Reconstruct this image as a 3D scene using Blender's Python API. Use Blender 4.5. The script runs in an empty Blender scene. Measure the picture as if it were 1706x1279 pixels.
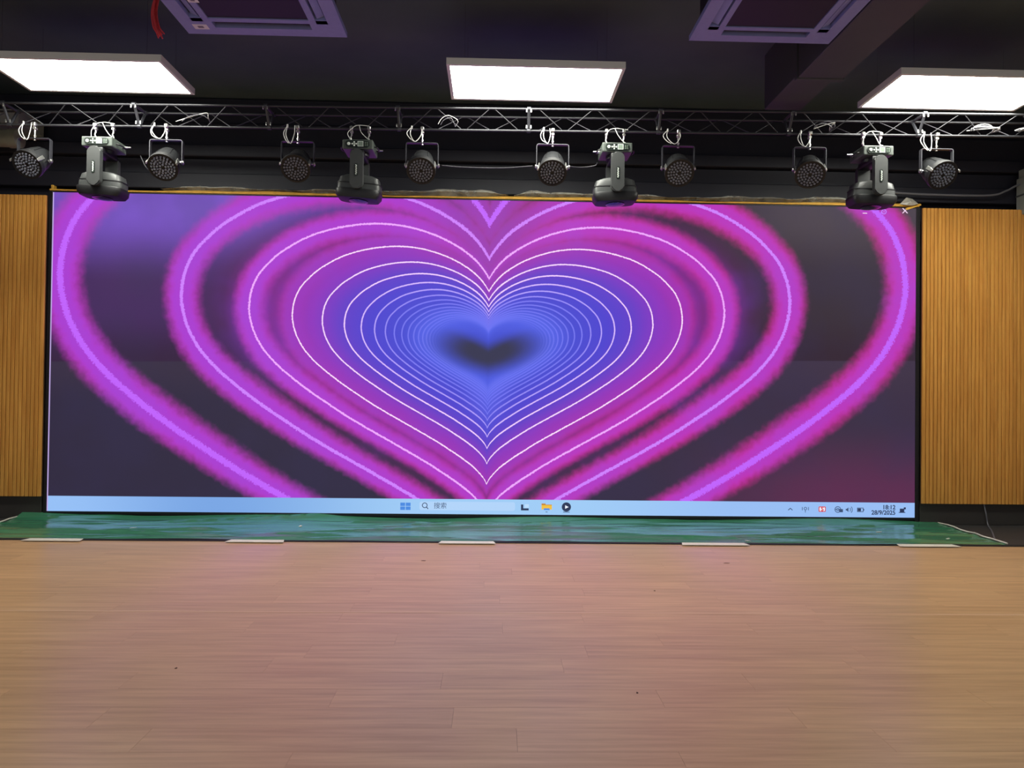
import bpy, bmesh, math, random
from mathutils import Vector, Matrix
import numpy as np

random.seed(7)
PI = math.pi
scene = bpy.context.scene
COL = scene.collection

# ------------------------------------------------------------------ camera, world, exposure
cam_data = bpy.data.cameras.new('camera')
cam_data.sensor_fit = 'HORIZONTAL'
cam_data.sensor_width = 36.0
cam_data.lens = 1180.0 / 1706.0 * 36.0
cam_data.clip_start = 0.05
cam = bpy.data.objects.new('camera', cam_data)
COL.objects.link(cam)
_r = Vector((0.999608, -0.02527548, 0.0120412))
_u = Vector((-0.012346, -0.01193806, 0.99985252))
_f = Vector((0.02512801, 0.99960924, 0.01224543))
cam.matrix_world = Matrix(((_r.x, _u.x, -_f.x, 0.0470), (_r.y, _u.y, -_f.y, -6.2885),
                           (_r.z, _u.z, -_f.z, 1.1395), (0, 0, 0, 1)))
scene.camera = cam

LAMP_STRENGTH = 30.0
SCREEN_STRENGTH = 1.0
world = bpy.data.worlds.new('world')
scene.world = world
world.use_nodes = True
wbg = world.node_tree.nodes['Background']
wbg.inputs['Color'].default_value = (0.62, 0.64, 0.70, 1)
wbg.inputs['Strength'].default_value = 0.85

scene.view_settings.view_transform = 'Standard'
scene.view_settings.look = 'None'
scene.view_settings.gamma = 1.0
scene.view_settings.exposure = 0.0
scene.view_settings.use_curve_mapping = False
scene.cycles.use_denoising = True
scene.cycles.max_bounces = 8
scene.cycles.sample_clamp_indirect = 6.0

# ------------------------------------------------------------------ helpers
def lin(c):
    out = []
    for v in c[:3]:
        v = v / 255.0
        out.append(v / 12.92 if v <= 0.04045 else ((v + 0.055) / 1.055) ** 2.4)
    return (out[0], out[1], out[2], 1.0)

MATS = {}
def mat(name, rgb, rough=0.5, metal=0.0, spec=0.5, noise=0.0, scale=30.0, bump=0.0, coat=0.0):
    """plain procedural material: base colour with a little noise, optional bump"""
    if name in MATS:
        return MATS[name]
    m = bpy.data.materials.new(name)
    m.use_nodes = True
    nt = m.node_tree
    b = nt.nodes['Principled BSDF']
    col = lin(rgb)
    b.inputs['Base Color'].default_value = col
    b.inputs['Roughness'].default_value = rough
    b.inputs['Metallic'].default_value = metal
    b.inputs['Specular IOR Level'].default_value = spec
    b.inputs['Coat Weight'].default_value = coat
    tc = nt.nodes.new('ShaderNodeTexCoord')
    nz = nt.nodes.new('ShaderNodeTexNoise')
    nz.inputs['Scale'].default_value = scale
    nz.inputs['Detail'].default_value = 4
    nt.links.new(tc.outputs['Object'], nz.inputs['Vector'])
    k = noise
    rp = nt.nodes.new('ShaderNodeValToRGB')
    rp.color_ramp.elements[0].position = 0.3
    rp.color_ramp.elements[1].position = 0.7
    rp.color_ramp.elements[0].color = tuple(max(0, v * (1 - k)) for v in col[:3]) + (1,)
    rp.color_ramp.elements[1].color = tuple(min(1, v * (1 + k)) for v in col[:3]) + (1,)
    nt.links.new(nz.outputs['Fac'], rp.inputs['Fac'])
    nt.links.new(rp.outputs['Color'], b.inputs['Base Color'])
    if bump:
        bp = nt.nodes.new('ShaderNodeBump')
        bp.inputs['Strength'].default_value = bump
        bp.inputs['Distance'].default_value = 0.005
        nt.links.new(nz.outputs['Fac'], bp.inputs['Height'])
        nt.links.new(bp.outputs['Normal'], b.inputs['Normal'])
    MATS[name] = m
    return m

def glow_mat(name, rgb, strength):
    if name in MATS:
        return MATS[name]
    m = bpy.data.materials.new(name)
    m.use_nodes = True
    b = m.node_tree.nodes['Principled BSDF']
    b.inputs['Base Color'].default_value = (0.02, 0.02, 0.02, 1)
    b.inputs['Roughness'].default_value = 0.6
    b.inputs['Emission Color'].default_value = lin(rgb)
    b.inputs['Emission Strength'].default_value = strength
    MATS[name] = m
    return m

def wood_mat(name, dark, light, axis, stretch, scale, rough, tint, coat=0.0, knots=False, spec=0.5):
    """grain stretched along `axis`; each object gets its own grain and tone through Object Info Random"""
    m = bpy.data.materials.new(name)
    m.use_nodes = True
    nt = m.node_tree
    L = nt.links.new
    b = nt.nodes['Principled BSDF']
    b.inputs['Roughness'].default_value = rough
    b.inputs['Coat Weight'].default_value = coat
    b.inputs['Specular IOR Level'].default_value = spec
    b.inputs['Coat Roughness'].default_value = 0.3
    tc = nt.nodes.new('ShaderNodeTexCoord')
    oi = nt.nodes.new('ShaderNodeObjectInfo')
    mp = nt.nodes.new('ShaderNodeMapping')
    sc = [1.0, 1.0, 1.0]
    sc[axis] = stretch
    mp.inputs['Scale'].default_value = sc
    L(tc.outputs['Object'], mp.inputs['Vector'])
    wmul = nt.nodes.new('ShaderNodeMath'); wmul.operation = 'MULTIPLY'
    wmul.inputs[1].default_value = 173.0
    L(oi.outputs['Random'], wmul.inputs[0])
    nz = nt.nodes.new('ShaderNodeTexNoise'); nz.noise_dimensions = '4D'
    nz.inputs['Scale'].default_value = scale
    nz.inputs['Detail'].default_value = 6
    nz.inputs['Roughness'].default_value = 0.62
    L(mp.outputs['Vector'], nz.inputs['Vector']); L(wmul.outputs[0], nz.inputs['W'])
    rp = nt.nodes.new('ShaderNodeValToRGB')
    rp.color_ramp.elements[0].position = 0.34; rp.color_ramp.elements[0].color = lin(dark)
    rp.color_ramp.elements[1].position = 0.66; rp.color_ramp.elements[1].color = lin(light)
    L(nz.outputs['Fac'], rp.inputs['Fac'])
    hsv = nt.nodes.new('ShaderNodeHueSaturation')
    vr = nt.nodes.new('ShaderNodeMapRange')
    vr.inputs['To Min'].default_value = 1 - tint; vr.inputs['To Max'].default_value = 1 + tint
    L(oi.outputs['Random'], vr.inputs['Value'])
    L(vr.outputs['Result'], hsv.inputs['Value'])
    L(rp.outputs['Color'], hsv.inputs['Color'])
    L(hsv.outputs['Color'], b.inputs['Base Color'])
    bp = nt.nodes.new('ShaderNodeBump')
    bp.inputs['Strength'].default_value = 0.06; bp.inputs['Distance'].default_value = 0.004
    L(nz.outputs['Fac'], bp.inputs['Height']); L(bp.outputs['Normal'], b.inputs['Normal'])
    return m

# --- bmesh shapes
def bm_new():
    return bmesh.new()

def add_box(bm, c, s, bevel=0.0, seg=1, rot=None):
    g = bmesh.ops.create_cube(bm, size=1.0)
    vs = g['verts']
    bmesh.ops.scale(bm, vec=s, verts=vs)
    if bevel > 0:
        es = list({e for v in vs for e in v.link_edges})
        r = bmesh.ops.bevel(bm, geom=es, offset=bevel, segments=seg, affect='EDGES', profile=0.5)
        vs = list({v for f in r['faces'] for v in f.verts} | {v for v in vs if v.is_valid})
    if rot is not None:
        bmesh.ops.rotate(bm, cent=(0, 0, 0), matrix=rot, verts=vs)
    bmesh.ops.translate(bm, vec=c, verts=vs)
    return vs

def add_tube(bm, pts, r, n=8, closed=False):
    pts = [Vector(p) for p in pts]
    rings = []
    N = len(pts)
    up0 = None
    for i, p in enumerate(pts):
        if closed:
            t = (pts[(i + 1) % N] - pts[i - 1])
        elif i == 0:
            t = pts[1] - pts[0]
        elif i == N - 1:
            t = pts[-1] - pts[-2]
        else:
            t = pts[i + 1] - pts[i - 1]
        t.normalize()
        if up0 is None:
            up0 = Vector((0, 0, 1)) if abs(t.z) < 0.9 else Vector((1, 0, 0))
        a = t.cross(up0)
        if a.length < 1e-4:
            a = t.cross(Vector((0, 1, 0)))
        a.normalize()
        b = a.cross(t).normalized()
        up0 = b
        rings.append([bm.verts.new(p + a * (r * math.cos(2 * PI * k / n)) + b * (r * math.sin(2 * PI * k / n))) for k in range(n)])
    M = N if closed else N - 1
    for i in range(M):
        A, B = rings[i], rings[(i + 1) % N]
        for k in range(n):
            bm.faces.new((A[k], A[(k + 1) % n], B[(k + 1) % n], B[k]))
    if not closed:
        bm.faces.new(list(reversed(rings[0])))
        bm.faces.new(rings[-1])

def add_lathe(bm, prof, n=24, cap0=True, cap1=True, M=None):
    """prof: list of (radius, z) revolved round z; M places it"""
    M = M or Matrix.Identity(4)
    rings = []
    for r, z in prof:
        rings.append([bm.verts.new(M @ Vector((r * math.cos(2 * PI * k / n), r * math.sin(2 * PI * k / n), z))) for k in range(n)])
    for A, B in zip(rings, rings[1:]):
        for k in range(n):
            bm.faces.new((A[k], A[(k + 1) % n], B[(k + 1) % n], B[k]))
    if cap0:
        bm.faces.new(list(reversed(rings[0])))
    if cap1:
        bm.faces.new(rings[-1])

def add_prism(bm, poly, axis, a, b):
    """poly: 2-D outline (anticlockwise) in the plane normal to axis, extruded from a to b"""
    def mk(p, h):
        if axis == 1:
            return (p[0], h, p[1])
        if axis == 2:
            return (p[0], p[1], h)
        return (h, p[0], p[1])
    A = [bm.verts.new(mk(p, a)) for p in poly]
    B = [bm.verts.new(mk(p, b)) for p in poly]
    n = len(poly)
    bm.faces.new(A); bm.faces.new(list(reversed(B)))
    for i in range(n):
        bm.faces.new((A[i], B[i], B[(i + 1) % n], A[(i + 1) % n]))

def add_loft(bm, sections, n=32, power=4.0):
    """stack of superellipse sections (cx, cy, z, half_x, half_y)"""
    rings = []
    for cx, cy, z, hx, hy in sections:
        ring = []
        for k in range(n):
            a = 2 * PI * k / n
            ca, sa = math.cos(a), math.sin(a)
            ring.append(bm.verts.new((cx + hx * math.copysign(abs(ca) ** (2 / power), ca),
                                      cy + hy * math.copysign(abs(sa) ** (2 / power), sa), z)))
        rings.append(ring)
    for A, B in zip(rings, rings[1:]):
        for k in range(n):
            bm.faces.new((A[k], A[(k + 1) % n], B[(k + 1) % n], B[k]))
    bm.faces.new(list(reversed(rings[0]))); bm.faces.new(rings[-1])

def mesh_of(bm, m, smooth=False, name='mesh'):
    bmesh.ops.recalc_face_normals(bm, faces=bm.faces[:])
    me = bpy.data.meshes.new(name)
    bm.to_mesh(me); bm.free()
    if m is not None:
        me.materials.append(m)
    if smooth:
        for p in me.polygons:
            p.use_smooth = True
        try:
            me.set_sharp_from_angle(angle=math.radians(38))
        except Exception:
            pass
    return me

def obj(name, me, parent=None, loc=(0, 0, 0), rot=(0, 0, 0)):
    o = bpy.data.objects.new(name, me)
    COL.objects.link(o)
    o.location = loc
    o.rotation_euler = rot
    if parent is not None:
        o.parent = parent
    return o

def part(name, bm, m, parent=None, smooth=False, loc=(0, 0, 0), rot=(0, 0, 0)):
    return obj(name, mesh_of(bm, m, smooth, name), parent, loc, rot)

def tag(o, label, cat, group=None):
    o['label'] = label
    o['category'] = cat
    if group:
        o['group'] = group
    return o

def thing(name, label, cat, loc=(0, 0, 0), rotz=0.0, group=None):
    o = bpy.data.objects.new(name, None)
    o.empty_display_size = 0.1
    COL.objects.link(o)
    o.location = loc
    o.rotation_euler = (0, 0, rotz)
    return tag(o, label, cat, group)

def struct(o):
    o['kind'] = 'structure'
    return o

def box_bm(x0, x1, y0, y1, z0, z1, bevel=0.0):
    bm = bm_new()
    add_box(bm, ((x0 + x1) / 2, (y0 + y1) / 2, (z0 + z1) / 2), (abs(x1 - x0), abs(y1 - y0), abs(z1 - z0)), bevel)
    return bm

def catmull(P, k=8):
    P = [Vector(p) for p in P]
    Q = [2 * P[0] - P[1]] + P + [2 * P[-1] - P[-2]]
    out = []
    for i in range(1, len(Q) - 2):
        a, b, c, d = Q[i - 1], Q[i], Q[i + 1], Q[i + 2]
        for j in range(k):
            t = j / k
            out.append(0.5 * ((2 * b) + (c - a) * t + (2 * a - 5 * b + 4 * c - d) * t * t + (3 * b - a - 3 * c + d) * t ** 3))
    out.append(P[-1])
    return out

# ------------------------------------------------------------------ materials
M_black_wall = mat('matte_black_paint', (28, 28, 40), 0.75, noise=0.12, scale=3)
M_black_board = mat('black_board', (25, 25, 37), 0.6, noise=0.1, scale=4)
M_ceiling = mat('black_ceiling_paint', (74, 86, 92), 0.85, noise=0.1, scale=2)
M_side_wall = mat('side_wall_paint', (150, 140, 128), 0.8, noise=0.04, scale=3)
M_duct = mat('dark_grey_duct', (66, 67, 72), 0.6, noise=0.06, scale=4)
M_dark_floor = mat('dark_base_floor', (52, 50, 50), 0.7, noise=0.1, scale=8)
M_baseboard = mat('charcoal_baseboard', (56, 53, 50), 0.6, noise=0.06, scale=8)
M_plank = wood_mat('printed_oak_planks', (188, 149, 109), (214, 176, 132), 0, 0.06, 34, 0.30, 0.045, coat=0.0, spec=0.6)
M_slat = wood_mat('oak_slats', (206, 140, 58), (234, 172, 82), 2, 0.05, 40, 0.5, 0.06)
M_groove = mat('dark_slat_backing', (60, 36, 16), 0.8)
M_seam = mat('floor_seam_weld', (216, 182, 148), 0.4)
M_alu = mat('aluminium_tube', (62, 62, 66), 0.4, 0.5, noise=0.05)
M_steel = mat('zinc_steel', (200, 200, 196), 0.28, 0.9, noise=0.05)
M_wire = mat('white_coated_steel_cable', (222, 222, 218), 0.45, 0.1)
M_plastic = mat('black_fixture_plastic', (13, 13, 16), 0.5, noise=0.05)
M_shell = mat('charcoal_fixture_shell', (56, 58, 58), 0.45, noise=0.05)
M_yokemetal = mat('dark_yoke_metal', (70, 70, 76), 0.4, 0.5)
M_parbody = mat('par_can_black', (48, 49, 51), 0.36, 0.35, noise=0.06)
M_ledlens = mat('led_lens_plastic', (112, 118, 134), 0.16, noise=0.02, coat=0.4)
M_ledboard = mat('led_board_black', (16, 16, 18), 0.5)
M_basegrey = mat('moving_head_base_grey', (70, 77, 72), 0.45)
M_panelface = mat('control_panel_black', (26, 34, 30), 0.3)
M_button = mat('pale_button', (214, 222, 214), 0.4)
M_lcd = mat('grey_green_display', (120, 134, 122), 0.25)
M_glass = mat('dark_lens_glass', (20, 20, 34), 0.08, coat=0.5)
M_frame = mat('light_frame_grey', (226, 226, 220), 0.5)
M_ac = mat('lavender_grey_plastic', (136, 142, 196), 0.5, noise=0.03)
M_acdark = mat('dark_grille', (28, 28, 34), 0.6)
M_sticker = mat('white_sticker', (225, 222, 228), 0.6)
M_stickmark = mat('grey_sticker_print', (120, 116, 130), 0.6)
M_red = mat('red_cord', (222, 74, 84), 0.6, noise=0.12)
M_cable = mat('black_cable', (44, 44, 50), 0.45)
M_greycable = mat('grey_cable', (110, 110, 116), 0.5)
M_white = mat('white_tape', (228, 222, 205), 0.6, noise=0.04)
M_screenframe = mat('black_screen_frame', (20, 20, 26), 0.5)
M_yellow = mat('yellow_foam_strip', (228, 176, 66), 0.6, noise=0.15, scale=14)
M_greybox = mat('grey_painted_metal', (136, 138, 134), 0.6, noise=0.05)
M_pipe = mat('beige_pipe', (120, 118, 100), 0.5, noise=0.06)
M_speck = mat('dark_speck', (84, 54, 42), 0.8)

def tarp_material():
    m = bpy.data.materials.new('green_plastic_tarp')
    m.use_nodes = True
    nt = m.node_tree; L = nt.links.new
    b = nt.nodes['Principled BSDF']
    b.inputs['Roughness'].default_value = 0.17
    b.inputs['Specular IOR Level'].default_value = 0.7
    tc = nt.nodes.new('ShaderNodeTexCoord')
    mp = nt.nodes.new('ShaderNodeMapping'); mp.inputs['Scale'].default_value = (0.55, 6.0, 1.0)
    L(tc.outputs['Object'], mp.inputs['Vector'])
    nz = nt.nodes.new('ShaderNodeTexNoise'); nz.inputs['Scale'].default_value = 3.0; nz.inputs['Detail'].default_value = 6
    L(mp.outputs['Vector'], nz.inputs['Vector'])
    rp = nt.nodes.new('ShaderNodeValToRGB')
    rp.color_ramp.elements[0].position = 0.3; rp.color_ramp.elements[0].color = lin((54, 120, 88))
    rp.color_ramp.elements[1].position = 0.75; rp.color_ramp.elements[1].color = lin((76, 142, 104))
    L(nz.outputs['Fac'], rp.inputs['Fac']); L(rp.outputs['Color'], b.inputs['Base Color'])
    bp = nt.nodes.new('ShaderNodeBump'); bp.inputs['Strength'].default_value = 0.18; bp.inputs['Distance'].default_value = 0.02
    L(nz.outputs['Fac'], bp.inputs['Height']); L(bp.outputs['Normal'], b.inputs['Normal'])
    return m

def film_material():
    m = bpy.data.materials.new('clear_plastic_film')
    m.use_nodes = True
    nt = m.node_tree; L = nt.links.new
    b = nt.nodes['Principled BSDF']
    b.inputs['Base Color'].default_value = lin((196, 196, 186))
    b.inputs['Roughness'].default_value = 0.25
    b.inputs['Alpha'].default_value = 0.5
    tc = nt.nodes.new('ShaderNodeTexCoord')
    nz = nt.nodes.new('ShaderNodeTexNoise'); nz.inputs['Scale'].default_value = 9.0; nz.inputs['Detail'].default_value = 5
    L(tc.outputs['Object'], nz.inputs['Vector'])
    mr = nt.nodes.new('ShaderNodeMapRange')
    mr.inputs['From Min'].default_value = 0.3; mr.inputs['From Max'].default_value = 0.7
    mr.inputs['To Min'].default_value = 0.12; mr.inputs['To Max'].default_value = 0.7
    L(nz.outputs['Fac'], mr.inputs['Value']); L(mr.outputs['Result'], b.inputs['Alpha'])
    bp = nt.nodes.new('ShaderNodeBump'); bp.inputs['Strength'].default_value = 0.6; bp.inputs['Distance'].default_value = 0.02
    L(nz.outputs['Fac'], bp.inputs['Height']); L(bp.outputs['Normal'], b.inputs['Normal'])
    return m
M_tarp = tarp_material()
M_film = film_material()

# --- picture on the video wall, all in nodes: nested hearts whose spacing shrinks like a tunnel
ZB, SH, SW = 0.06, 2.7884, 7.68
def screen_material():
    m = bpy.data.materials.new('video_wall_picture')
    m.use_nodes = True
    nt = m.node_tree; L = nt.links.new
    class S:
        def __init__(self, sock): self.s = sock
        def __add__(a, b): return op('ADD', a, b)
        def __radd__(a, b): return op('ADD', b, a)
        def __sub__(a, b): return op('SUBTRACT', a, b)
        def __rsub__(a, b): return op('SUBTRACT', b, a)
        def __mul__(a, b): return op('MULTIPLY', a, b)
        def __rmul__(a, b): return op('MULTIPLY', b, a)
        def __truediv__(a, b): return op('DIVIDE', a, b)
        def __rtruediv__(a, b): return op('DIVIDE', b, a)
    def op(o, *args):
        n = nt.nodes.new('ShaderNodeMath'); n.operation = o
        for i, a in enumerate(args):
            if isinstance(a, S): L(a.s, n.inputs[i])
            else: n.inputs[i].default_value = a
        return S(n.outputs[0])
    def sm(x, a, b, lo=0.0, hi=1.0):
        n = nt.nodes.new('ShaderNodeMapRange'); n.interpolation_type = 'SMOOTHSTEP'
        for nm, v in (('Value', x), ('From Min', a), ('From Max', b), ('To Min', lo), ('To Max', hi)):
            if isinstance(v, S): L(v.s, n.inputs[nm])
            else: n.inputs[nm].default_value = v
        return S(n.outputs['Result'])
    def mix(f, a, b):
        n = nt.nodes.new('ShaderNodeMix'); n.data_type = 'RGBA'; n.clamp_factor = True
        if isinstance(f, S): L(f.s, n.inputs[0])
        else: n.inputs[0].default_value = f
        for k, v in ((6, a), (7, b)):
            if isinstance(v, S): L(v.s, n.inputs[k])
            else: n.inputs[k].default_value = lin(v)
        return S(n.outputs[2])
    def ramp(x, stops, x0, x1):
        t = (x - x0) / (x1 - x0)
        n = nt.nodes.new('ShaderNodeValToRGB')
        cr = n.color_ramp
        while len(cr.elements) < len(stops): cr.elements.new(0.5)
        for e, (p, c) in zip(cr.elements, stops):
            e.position = (p - x0) / (x1 - x0); e.color = lin(c)
        L(t.s, n.inputs['Fac'])
        return S(n.outputs['Color'])
    def fcurve(x, pts):
        n = nt.nodes.new('ShaderNodeFloatCurve')
        c = n.mapping.curves[0]
        pts = sorted(pts)
        c.points[0].location = pts[0]; c.points[1].location = pts[-1]
        for p in pts[1:-1]: c.points.new(*p)
        n.mapping.update()
        L(x.s, n.inputs['Value'])
        return S(n.outputs['Value'])
    def noise(vec, scale, detail=2.0):
        n = nt.nodes.new('ShaderNodeTexNoise')
        n.inputs['Scale'].default_value = scale; n.inputs['Detail'].default_value = detail
        L(vec, n.inputs['Vector'])
        return S(n.outputs['Fac'])
    tc = nt.nodes.new('ShaderNodeTexCoord')
    sep = nt.nodes.new('ShaderNodeSeparateXYZ')
    L(tc.outputs['Object'], sep.inputs['Vector'])
    X, Z = S(sep.outputs['X']), S(sep.outputs['Z'])
    V = tc.outputs['Object']
    dx, dz = X + 0.0097, Z - 1.52
    # heart outline in polar form (angle from straight down), reference ring = 1
    TH = [0, 2.5, 10, 22.9, 31, 39.8, 49, 57.5, 63.5, 69.7, 75, 80.6, 86.4, 91.4, 96.4, 100, 105.2, 111.6, 117.7, 122, 126.5, 131.3, 137.8, 144.8, 152.5, 162, 171.3, 177, 180]
    RR = [1.455, 1.36, 1.235, 1.150, 1.138, 1.156, 1.208, 1.291, 1.372, 1.476, 1.590, 1.733, 1.900, 2.026, 2.110, 2.142, 2.143, 2.067, 1.952, 1.860, 1.752, 1.638, 1.488, 1.329, 1.159, 0.969, 0.800, 0.690, 0.630]
    th = op('ARCTAN2', op('ABSOLUTE', dx), 0.0 - dz) / PI
    R = fcurve(th, [(t / 180, r / 2.4) for t, r in zip(TH, RR)]) * 2.4
    tt = np.linspace(0, 180, 361); rr = np.interp(tt, TH, RR)
    rr = np.convolve(np.pad(rr, 8, 'edge'), np.ones(17) / 17, 'valid')
    g = np.gradient(rr, np.radians(tt))
    cf = 1 / np.sqrt(1 + (g / rr) ** 2)
    cosf = fcurve(th, [(t / 180, float(np.interp(t, tt, cf))) for t in range(0, 181, 9)])
    r = op('SQRT', dx * dx + dz * dz)
    s = op('MAXIMUM', r / R, 0.03)
    d = 1.0 / (s * 0.219) - 0.566
    fr = op('ABSOLUTE', d - op('ROUND', d))
    s2 = s * s
    dist = fr * 0.219 * s2 * R * cosf
    jag = (noise(V, 70.0, 2.0) - 0.5) * 0.020 * s2
    hl = op('MAXIMUM', 0.0058, 0.0080 * op('POWER', s, 2.05))
    ld = dist + jag
    line = 1.0 - sm(ld, hl * 0.75, hl * 1.3)
    line = line * sm(s, 0.2, 0.27) * sm(s, 0.27, 0.6, 0.62, 1.0)
    rag = (noise(V, 16.0, 4.0) - 0.5) * 0.55
    gw = 0.112 * op('POWER', s, 0.5) * sm(th, 0.28, 0.48, 0.80, 1.0)
    gd = dist / gw + rag
    glow = (1.0 - sm(gd, 0.6, 1.6)) * sm(th, 0.8, 0.95, 1.0, 0.7) * sm(s, 0.7, 1.0) * (1.0 - sm(s, 2.02, 2.16) * sm(Z, 2.0, 1.9, 0.0, 1.0))
    left = 1.0 - sm(X, -2.5, 2.0)
    # background behind the rings, with the darker scan band a little below the middle
    zs = Z - (1.417 + X * 0.0139)
    up = mix(sm(X, -1.5, 2.2), (68, 40, 92), (52, 40, 52))
    up = mix(sm(Z, 2.05, 2.75) * (1.0 - sm(X, -2.3, 0.6)), up, (120, 82, 196))
    up = mix(sm(Z, 2.2, 2.9) * sm(X, 1.6, 2.9) * 0.8, up, (80, 70, 80))
    up = mix((1.0 - sm(zs, 0.0, 0.45)) * 0.75, up, (46, 27, 44))
    dn = mix(sm(X, -1.0, 3.0), (47, 40, 63), (56, 43, 66))
    dn = mix(sm(X, 1.4, 3.2) * (1.0 - sm(Z, 0.2, 0.95)), dn, (92, 42, 78))
    dn = mix((1.0 - sm(zs, -0.4, 0.0, 1.0, 0.0)) * 0.4, dn, (66, 52, 70))
    bg = mix(sm(zs, -0.006, 0.006), dn, up)
    cl = noise(V, 1.7, 3.0)
    bg = mix(sm(cl, 0.35, 0.7) * 0.25, bg, (52, 46, 82))
    # colour between the rings of the inner tunnel
    fill = ramp(s, [(0.0, (60, 72, 200)), (0.12, (66, 78, 208)), (0.205, (76, 90, 224)), (0.27, (82, 96, 228)), (0.36, (70, 74, 208)),
                    (0.5, (78, 66, 206)), (0.62, (100, 62, 198)), (0.74, (142, 52, 188)), (0.82, (148, 46, 172)), (0.91, (122, 36, 126)), (0.98, (140, 42, 160)),
                    (1.11, (84, 34, 88)), (1.6, (70, 34, 80))], 0.0, 1.6)
    fill = mix(sm(cl, 0.4, 0.65) * 0.3 * sm(s, 0.55, 0.8), fill, (124, 58, 196))
    fw = 1.0 - sm(s, 0.98, 1.26)
    col = mix(fw, bg, fill)
    gcol_far = mix(left, (196, 38, 142), (182, 50, 176))
    gcol_near = mix(left, (184, 52, 188), (170, 60, 208))
    gcol = mix(1.0 - sm(gd, 0.35, 1.25), gcol_far, gcol_near)
    gcol = mix(sm(cl, 0.4, 0.7) * 0.35, gcol, (158, 70, 214))
    col = mix(glow, col, gcol)
    lcol = ramp(s, [(0.2, (104, 116, 244)), (0.40, (134, 130, 250)), (0.48, (186, 164, 255)), (0.58, (238, 200, 255)), (0.8, (255, 222, 255)),
                    (1.0, (240, 168, 255)), (1.28, (206, 128, 255)), (1.78, (192, 98, 252))], 0.0, 2.0)
    col = mix(line, col, lcol)
    # soft light around the throat of the tunnel
    col = mix((1.0 - sm(op('ABSOLUTE', dx), 0.02, 0.3)) * (1.0 - sm(s, 0.3, 0.62)) * sm(s, 0.2, 0.32) * 0.4, col, (104, 110, 242))
    # dark crescent at the far end of the tunnel
    adx = op('ABSOLUTE', dx)
    cz = (dz + 0.03 - adx * 0.16) / 0.185
    cx_ = dx / 0.47
    ell = op('SQRT', cx_ * cx_ + cz * cz)
    dark = (1.0 - sm(ell, 0.35, 1.35)) * sm(dz - adx * 0.5, 0.10, -0.04, 0.0, 1.0)
    col = mix(dark, col, (50, 50, 78))
    # task bar
    tb = 1.0 - sm(Z, 0.1905, 0.1945)
    bar = mix(sm(X, -3.8, -2.4), (150, 192, 246), (122, 166, 228))
    bar = mix(sm(X, -2.4, -0.4), bar, (160, 204, 246))
    bar = mix(sm(X, 0.6, 2.4), bar, (152, 190, 244))
    col = mix(tb, col, bar)
    # thin bright column of lights at the left edge
    col = mix(1.0 - sm(X, -3.832, -3.828), col, (190, 168, 226))
    b = nt.nodes['Principled BSDF']
    b.inputs['Base Color'].default_value = (0.012, 0.012, 0.014, 1)
    b.inputs['Roughness'].default_value = 0.7
    b.inputs['Specular IOR Level'].default_value = 0.2
    L(col.s, b.inputs['Emission Color'])
    b.inputs['Emission Strength'].default_value = SCREEN_STRENGTH
    return m

# ------------------------------------------------------------------ structure
CEIL = 3.76
FLOOR_END = -0.915
HX = 5.5
floor = struct(part('floor', box_bm(-HX, HX, -9.0, FLOOR_END, -0.10, -0.006), mat('floor_underlay', (132, 98, 72), 0.6, noise=0.06)))
floor_back = struct(part('floor_back_strip', box_bm(-HX, HX, FLOOR_END, 0.30, -0.10, -0.002), M_dark_floor))
floor_back.name = 'floor'
ceiling = struct(part('ceiling', box_bm(-HX, HX, -6.6, 0.30, CEIL, CEIL + 0.1), M_ceiling))
wall_back = struct(part('wall_back', box_bm(-HX, HX, 0.16, 0.28, 0.0, CEIL), M_black_wall))
wall_left = struct(part('wall_left', box_bm(-HX - 0.1, -HX, -6.6, 0.28, 0.0, CEIL), M_side_wall))
wall_right = struct(part('wall_right', box_bm(HX, HX + 0.1, -6.6, 0.28, 0.0, CEIL), M_side_wall))
# black boards across the wall over the screen
for z0, z1, y in ((2.92, 3.06, 0.06), (3.065, 3.20, 0.10), (3.205, 3.31, 0.04), (3.315, 3.52, 0.09), (3.525, 3.75, 0.11)):
    part('board', box_bm(-HX + 0.01, HX - 0.01, y, 0.158, z0, z1, 0.006), M_black_board, wall_back)
for side, xa, xb in (('left', -HX + 0.01, -3.885), ('right', 3.885, HX - 0.01)):
    struct(part('baseboard_' + side, box_bm(xa, xb, -0.005, 0.158, 0.0, 0.186, 0.002), M_baseboard))

struct(part('shadow_strip_1', box_bm(-HX + 0.01, HX - 0.01, FLOOR_END - 0.006, FLOOR_END + 0.046, -0.002, 0.005, 0.001), mat('tarp_edge_shadow', (16, 15, 15), 0.8)))  # flat black strip painted in for the shadow under the tarp's raised front edge
# wood planks, each its own piece
PW, PL = 0.158, 1.22
y = FLOOR_END
plank_meshes = {}
def plank_mesh(w, l):
    key = (round(w, 4), round(l, 3))
    if key not in plank_meshes:
        bm = bm_new(); add_box(bm, (0, 0, 0), (l - 0.0008, w - 0.0008, 0.006))
        plank_meshes[key] = mesh_of(bm, M_plank, False, 'plank')
    return plank_meshes[key]
row = 0
SEAM = -2.606
rows = []
nrow1 = 11
w1 = (FLOOR_END - SEAM) / nrow1
for i in range(nrow1): rows.append((FLOOR_END - (i + 0.5) * w1, w1))
for i in range(16): rows.append((SEAM - (i + 0.5) * PW, PW))
n_pl = 0
for ry, rw in rows:
    off = random.uniform(0, PL)
    x = -HX + 0.02 - off
    while x < HX - 0.02:
        x0, x1 = max(x, -HX + 0.02), min(x + PL, HX - 0.02)
        if x1 - x0 > 0.05:
            obj('plank', plank_mesh(rw, x1 - x0), floor, ((x0 + x1) / 2, ry, -0.003))
            n_pl += 1
        x += PL
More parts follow.
